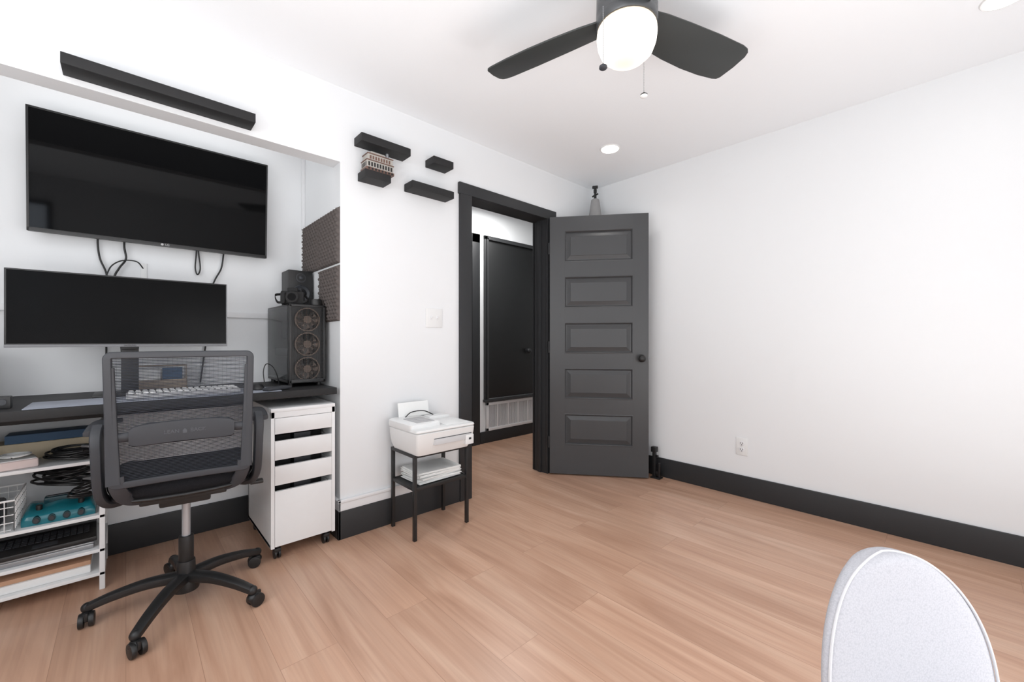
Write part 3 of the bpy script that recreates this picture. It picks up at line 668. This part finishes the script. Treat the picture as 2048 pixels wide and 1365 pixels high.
def slab(w,dp,z0,z1,xo,m,name,rnd=0.35):
    rings=[]; n=40
    for k in range(9):
        t=k/8; a=pi*t; ins=0.028*(1-math.sin(a)); zz=z0+(z1-z0)*(0.5-0.5*math.cos(a))
        ring=[]
        for j in range(n):
            th=2*pi*j/n; c=math.cos(th); s=math.sin(th)
            cx=math.copysign(abs(c)**rnd,c); sy=math.copysign(abs(s)**rnd,s)
            X=xo+(dp/2-ins)*cx; Y=(w/2-ins)*sy
            ring.append((X,Y,zz-0.03*max(0,(-(X-xo)/(dp/2)))**4+0.012*(Y/(w/2))**2))
        rings.append(ring)
    return MB().loft(rings).out(name,m,parent=oc,smooth=60)
slab(0.44,0.45,0.482,0.505,-0.02,BLK,"seat_pan",0.45)
slab(0.45,0.46,0.495,0.56,-0.02,SEATF,"seat",0.45)
ZB0,ZB1=0.570,1.012
def bw(z): t=(z-ZB0)/(ZB1-ZB0); return 0.192+0.009*t+0.002*math.sin(pi*t)
def bxx(y,z): t=(z-ZB0)/(ZB1-ZB0); return 0.230+0.018*t-0.010*math.sin(pi*t)-0.012*(1-(y/0.2)**2)
cr=0.013
def framepts():
    pts=[]
    N=14
    for i in range(N+1): z=ZB0+cr+(ZB1-ZB0-2*cr)*i/N; pts.append((bw(z),z))
    for i in range(1,6): a=pi/2*i/6; pts.append((bw(ZB1)-cr+cr*math.cos(a),ZB1-cr+cr*math.sin(a)))
    for i in range(13): y=bw(ZB1)-cr-(2*bw(ZB1)-2*cr)*i/12; pts.append((y,ZB1))
    for i in range(1,6): a=pi/2+pi/2*i/6; pts.append((-bw(ZB1)+cr+cr*math.cos(a),ZB1-cr+cr*math.sin(a)))
    for i in range(N+1): z=ZB1-cr-(ZB1-ZB0-2*cr)*i/N; pts.append((-bw(z),z))
    for i in range(1,6): a=pi+pi/2*i/6; pts.append((-bw(ZB0)+cr+cr*math.cos(a),ZB0+cr+cr*math.sin(a)))
    for i in range(13): y=-bw(ZB0)+cr+(2*bw(ZB0)-2*cr)*i/12; pts.append((y,ZB0))
    for i in range(1,6): a=-pi/2+pi/2*i/6; pts.append((bw(ZB0)-cr+cr*math.cos(a),ZB0+cr+cr*math.sin(a)))
    return [(bxx(y,z),y,z) for y,z in pts]
FP=framepts()
q=MB(); q.tube(FP,0.012,0.012,up=(1,0,0),seg=12,closed=True,sq=0.5)
for s in (-1,1):
    q.tube([(bxx(0.17,z)+0.003,s*(bw(z)-0.004),z) for z in [0.575+0.022*i for i in range(19)]],0.018,0.012,up=(1,0,0),seg=12,sq=0.4,taper=lambda t:1.1-0.35*t)
    q.tube(catmull([(0.228,s*0.182,0.600),(0.224,s*0.178,0.560),(0.195,s*0.160,0.515),(0.15,s*0.12,0.492),(0.08,s*0.09,0.480)],6),0.022,0.012,up=(1,0,0.2),seg=12,sq=0.5)
q.out("backrest_frame",GREYP,parent=oc)
q=MB(); sp=0.0052; nn=int((ZB1-ZB0)/sp)
for i in range(2,nn-1):
    z=ZB0+sp*i; hw=bw(z)
    q.tube([(bxx(y,z),y,z) for y in [(-hw+2*hw*j/12) for j in range(13)]],0.00125,0.0008,up=(1,0,0),seg=4)
for i in range(30):
    f=-0.96+1.92*i/29
    q.tube([(bxx(f*bw(z),z),f*bw(z),z) for z in [ZB0+(ZB1-ZB0)*j/10 for j in range(11)]],0.0002,0.0002,up=(1,0,0),seg=4)
q.out("backrest_mesh",MESHF,parent=oc,label="see-through grey mesh back").__setitem__("kind","stuff")
def lum(zc,hh,hw,xo,name,m,th=0.006):
    rings=[]
    for j in range(25):
        f=-1+2*j/24; y=f*hw; k=hh*(1-0.2*abs(f)**6) if abs(f)<0.999 else hh*0.7
        x=bxx(y,zc)+xo+0.008
        zz=zc-0.006*f*f
        rings.append([(x-th,y,zz-k),(x,y,zz-k+0.004),(x+0.002,y,zz),(x,y,zz+k-0.004),(x-th,y,zz+k)])
    return MB().loft(rings).out(name,m,parent=oc,smooth=50)
lum(0.736,0.040,0.150,0.004,"lumbar_pad",GREYP)
lum(0.735,0.018,0.190,-0.004,"lumbar_band",GREYP,0.005)
for wd_,yy in (("LEAN",-0.036),("BACK",0.040)):
    text("lettering",wd_,0.018,(bxx(0,0.736)+0.0145,yy,0.735),FACEX,oc,LETR,label="faint grey lettering on the lumbar pad")
MB().prism([(-0.006,-0.008),(0.006,-0.008),(0.006,0.002),(0.0,0.008),(-0.006,0.002)],0,0.0006,M=Matrix.Translation((bxx(0,0.736)+0.0145,0.001,0.735))@Euler(FACEX).to_matrix().to_4x4()).out("emblem",LETR,parent=oc)
for s in (-1,1):
    q=MB()
    q.tube(catmull([(-0.13,s*0.236,0.742),(-0.04,s*0.242,0.750),(0.06,s*0.242,0.750),(0.16,s*0.238,0.744)],6),0.034,0.010,seg=16,sq=0.45)
    q.tube(catmull([(0.13,s*0.238,0.740),(0.158,s*0.238,0.722),(0.164,s*0.236,0.67),(0.160,s*0.234,0.59),(0.145,s*0.230,0.525),(0.11,s*0.212,0.490),(0.05,s*0.17,0.476),(0.03,s*0.11,0.476)],6),0.016,0.034,up=(1,0,0),seg=16,sq=0.35,taper=lambda t:1.05-0.3*t)
    q.tube(catmull([(0.03,s*0.11,0.476),(-0.02,s*0.11,0.476)],3),0.014,0.02,up=(0,0,1),seg=8)
    q.out("armrest",GREYP,parent=oc)

# ================================================================= printer stand & printer
ts=empty("side_table",(0.172,1.29,0),"small black metal two-tier side table under the printer","side table")
lx,ly=0.122,0.17
for sx in (-1,1):
    for sy in (-1,1): MB().box(sx*lx-0.009,sx*lx+0.009,sy*ly-0.009,sy*ly+0.009,0,0.45,0.001).out("leg",BLK,parent=ts)
MB().box(-lx-0.01,lx+0.01,-ly-0.01,ly+0.01,0.438,0.455,0.002).out("tabletop",BLK,parent=ts)
q=MB(); q.box(-lx,lx,-ly,ly,0.270,0.276)
for s in (-1,1):
    q.box(-lx,lx,s*ly-0.006,s*ly+0.006,0.262,0.280,0.001); q.box(s*lx-0.006,s*lx+0.006,-ly,ly,0.262,0.280,0.001)
q.out("lower_shelf",BLK,parent=ts)
pp=MB()
for i in range(14):
    M=Matrix.Translation((0.172+random.uniform(-0.006,0.006),1.30+random.uniform(-0.01,0.01),0.281+0.0042*i))@Matrix.Rotation(rad(random.uniform(-6,6)),4,'Z')
    pp.box(-0.10,0.10,-0.135,0.135,0,0.0036,M=M)
top(pp.out("paper_stack",PAPER),"loose stack of white paper on the table shelf","paper").__setitem__("kind","stuff")

pr=empty("printer",(0.20,1.275,0.456),"white all-in-one inkjet printer on the side table","printer")
q=MB()
def rr(x0,x1,y0,y1,z,r=0.02,n=5):
    pts=[]
    for cx,cy,a0 in ((x1-r,y1-r,0),(x0+r,y1-r,90),(x0+r,y0+r,180),(x1-r,y0+r,270)):
        for k in range(n+1): a=rad(a0+90*k/n); pts.append((cx+r*math.cos(a),cy+r*math.sin(a),z))
    return pts
q.loft([rr(-0.14,0.135,-0.16,0.17,0.0),rr(-0.15,0.15,-0.172,0.182,0.03),rr(-0.155,0.165,-0.18,0.19,0.085),rr(-0.155,0.168,-0.182,0.192,0.118),rr(-0.15,0.162,-0.178,0.188,0.122)])
q.out("printer_body",WHTP,parent=pr)
MB().loft([rr(-0.155,0.10,-0.184,0.0,0.124),rr(-0.155,0.105,-0.186,0.005,0.130),rr(-0.155,0.105,-0.186,0.005,0.158),rr(-0.145,0.09,-0.175,-0.005,0.166)]).loft([rr(-0.155,0.165,-0.184,0.194,0.1245),rr(-0.155,0.168,-0.184,0.194,0.129),rr(-0.152,0.165,-0.181,0.191,0.138)]).out("scanner_lid",WHTP,parent=pr)
MB().box(-0.06,0.09,-0.14,-0.03,0.1665,0.169,0.001).box(-0.03,0.06,-0.10,-0.04,0.168,0.172,0.002).out("document_feeder",GRYL,parent=pr)
MB().box(-0.12,0.13,0.02,0.175,0.138,0.142,0.002).box(-0.13,-0.06,0.03,0.17,0.14,0.16,0.006).out("output_tray",WHTP,parent=pr)
q=MB(); q.box(0.150,0.1665,-0.08,0.165,0.05,0.082,0.002); q.box(0.150,0.1672,-0.08,0.165,0.083,0.0855,m=1); q.out("front_slot",[mat("pale_grey_panel",(196,197,199),rough=0.4),DARK],parent=pr)
MB().box(0.14,0.1685,0.125,0.18,0.02,0.075,0.004).box(0.167,0.1695,0.145,0.162,0.046,0.058,0.001,m=1).out("control_panel",[WHTP,GREYP],parent=pr)
MB().box(-0.006,0.0,-0.10,0.10,0,0.085,0.004).out("paper_support",PAPER,parent=pr,loc=(-0.128,-0.03,0.162),rot=(0,rad(-10),0),label="upright white paper support")
MB().tube(catmull([(-0.11,-0.10,0.165),(-0.11,-0.06,0.19),(-0.11,0.02,0.19),(-0.10,0.08,0.162)],6),0.003,seg=8).out("support_wire",BLK,parent=pr)

# ================================================================= stand behind door + bracket
ls=empty("light_stand",(0.14,2.935,0),"tall grey-sleeved stand with black clamp in the corner","light stand")
MB().cyl((0,0,0.05),(0,0,2.3),0.011).out("pole",BLK,parent=ls)
q=MB(); q.lathe([(0.066,1.5),(0.064,2.05),(0.034,2.262),(0.030,2.268)]); q.out("fabric_sleeve",BEIGE,parent=ls,label="grey fabric sleeve")
MB().cyl((0,0,2.26),(0,0,2.33),0.010).cyl((-0.028,0,2.30),(0.028,0,2.31),0.007).cyl((0,0,2.325),(0,0,2.355),0.014,bev=0.002).cyl((-0.016,-0.016,2.372),(0.026,0.0,2.368),0.013,bev=0.003).cyl((0,0,2.35),(0,0,2.37),0.006).out("clamp_head",BLK,parent=ls,label="black clamp head")
for a in (20,140,260):
    c,s=math.cos(rad(a))*0.11,math.sin(rad(a))*0.11; MB().tube([(0,0,0.35),(c*0.6,s*0.6,0.18),(c,s,0.008)],0.008,seg=8).out("tripod_leg",BLK,parent=ls)
mbk=MB(); mbk.box(-0.012,0.012,-0.012,0.012,0,0.235,0.002); mbk.box(0.012,0.05,-0.006,0.006,0.03,0.05,0.002); mbk.box(0.034,0.05,-0.01,0.01,0.0,0.12,0.003); mbk.box(-0.02,0.055,-0.03,0.03,0,0.01,0.002); mbk.box(-0.02,0.02,-0.02,0.02,0.2,0.24,0.003)
mbk.cyl((0.012,0,0.17),(0.03,0,0.17),0.01)
top(mbk.out("metal_bracket",BLK,loc=(0.645,3.005,0)),"black metal floor bracket beside the open door","bracket")

# ================================================================= upholstered chair
uc=empty("upholstered_chair",(2.358,0.750,0.012),"light grey fabric shell chair with white piping","chair",rotz=rad(58.6))
def bkw(t):
    base=0.158-0.008*t
    if t>0.40: base*=max(0.0,1-((t-0.40)/0.60)**2.3)**0.5
    return base
ZT0,ZT1=0.40,0.722
def bky(x,z): return 0.185+0.10*(z-ZT0)-1.0*x*x
rings=[]
NT=36
for k in range(NT+1):
    t=math.sin(pi/2*k/NT)
    if k==NT: t=0.9995
    w_=bkw(t); z=ZT0+(ZT1-ZT0)*t; th=0.020*min(1.0,(w_/0.05))**0.5; ring=[]
    for j in range(36):
        a=2*pi*j/36; c=math.cos(a); s=math.sin(a); x=w_*math.copysign(abs(c)**0.8,c)
        ring.append((x,bky(x,z)+th*math.copysign(abs(s)**0.8,s),z))
    rings.append(ring)
MB().loft(rings).out("backrest",CHFAB,parent=uc,smooth=60)
P=[]
for k in range(NT+1):
    t=math.sin(pi/2*k/NT); w_=bkw(min(t,0.9995)); z=ZT0+(ZT1-ZT0)*t; x=w_-0.002; P.append((-x,bky(x,z)-0.008*min(1,w_/0.05)**0.5,z))
P2=[(-p[0],p[1],p[2]) for p in reversed(P[:-1])]
MB().tube(P+P2,0.0020,seg=8,up=(0,1,0)).out("piping",PIPING,parent=uc,label="white piping seam")
rings=[]
for k in range(9):
    a=pi*k/8; ins=0.03*(1-math.sin(a)); zz=0.40+0.075*(0.5-0.5*math.cos(a)); ring=[]
    for j in range(40):
        th=2*pi*j/40; c=math.cos(th); s=math.sin(th)
        ring.append(((0.20-ins)*math.copysign(abs(c)**0.6,c),-0.01+(0.20-ins)*math.copysign(abs(s)**0.6,s),zz))
    rings.append(ring)
MB().loft(rings).out("seat",CHFAB,parent=uc,smooth=60)
for sx in (-1,1):
    for sy in (-1,1): MB().cyl((sx*0.19,sy*0.19,-0.012),(sx*0.13,sy*0.12,0.41),0.01,0.015,seg=16).out("leg",WOODL,parent=uc)

# ================================================================= lights
def area(name,loc,rot,sx,sy,power,color=(1,1,1)):
    l=bpy.data.lights.new(name,'AREA'); l.shape='RECTANGLE'; l.size=sx; l.size_y=sy; l.energy=power; l.color=color
    o=bpy.data.objects.new(name,l); o.location=loc; o.rotation_euler=rot; col.objects.link(o); return o
area("window_daylight",(1.65,-1.26,1.45),(rad(90),0,0),1.9,1.3,24,(0.98,0.99,1.0))
area("window_daylight_side",(3.38,1.1,0.85),(rad(90),0,rad(90)),1.6,1.0,20,(0.985,0.99,1.0))
area("ceiling_fill",(2.2,-0.40,0.7),(rad(180),0,0),1.8,1.2,42,(1,1,1))  # added upward fill behind the camera, whitens the ceiling
area("ceiling_fill_low",(2.60,1.55,0.25),(rad(180),0,0),0.8,1.2,13,(1,1,1))  # second added uplight, out of view, lifts the ceiling further
area("nook_fill",(-0.36,0.05,2.40),(0,0,0),0.35,1.2,2.4,(1,1,1))  # added fill hidden behind the header, brightens the nook walls
area("hall_light",(-0.6,2.7,2.40),(0,0,0),0.4,0.4,16,(1,0.99,0.97))
for nme,x,y,pw in (("downlight_lamp",0.576,2.506,6),("downlight_lamp",2.38,2.545,2)):
    l=bpy.data.lights.new(nme,'SPOT'); l.energy=pw; l.spot_size=rad(150); l.spot_blend=0.8; l.shadow_soft_size=0.06; l.color=(1,0.98,0.95)
    o=bpy.data.objects.new(nme,l); o.location=(x,y,H-0.02); col.objects.link(o)
wd=bpy.data.worlds.new("World"); scene.world=wd; wd.use_nodes=True
wd.node_tree.nodes["Background"].inputs[0].default_value=(0.9,0.95,1,1); wd.node_tree.nodes["Background"].inputs[1].default_value=0.5

# ================================================================= camera
cam=bpy.data.cameras.new("camera_view"); cam.sensor_width=36; cam.sensor_fit='HORIZONTAL'; cam.lens=831/2048*36; cam.clip_start=0.02
co=bpy.data.objects.new("camera_view",cam); co.location=(2.255,0,1.06); co.rotation_euler=(rad(90),0,rad(47.1)); col.objects.link(co)
scene.camera=co
scene.view_settings.view_transform='Standard'
scene.view_settings.exposure=0.0
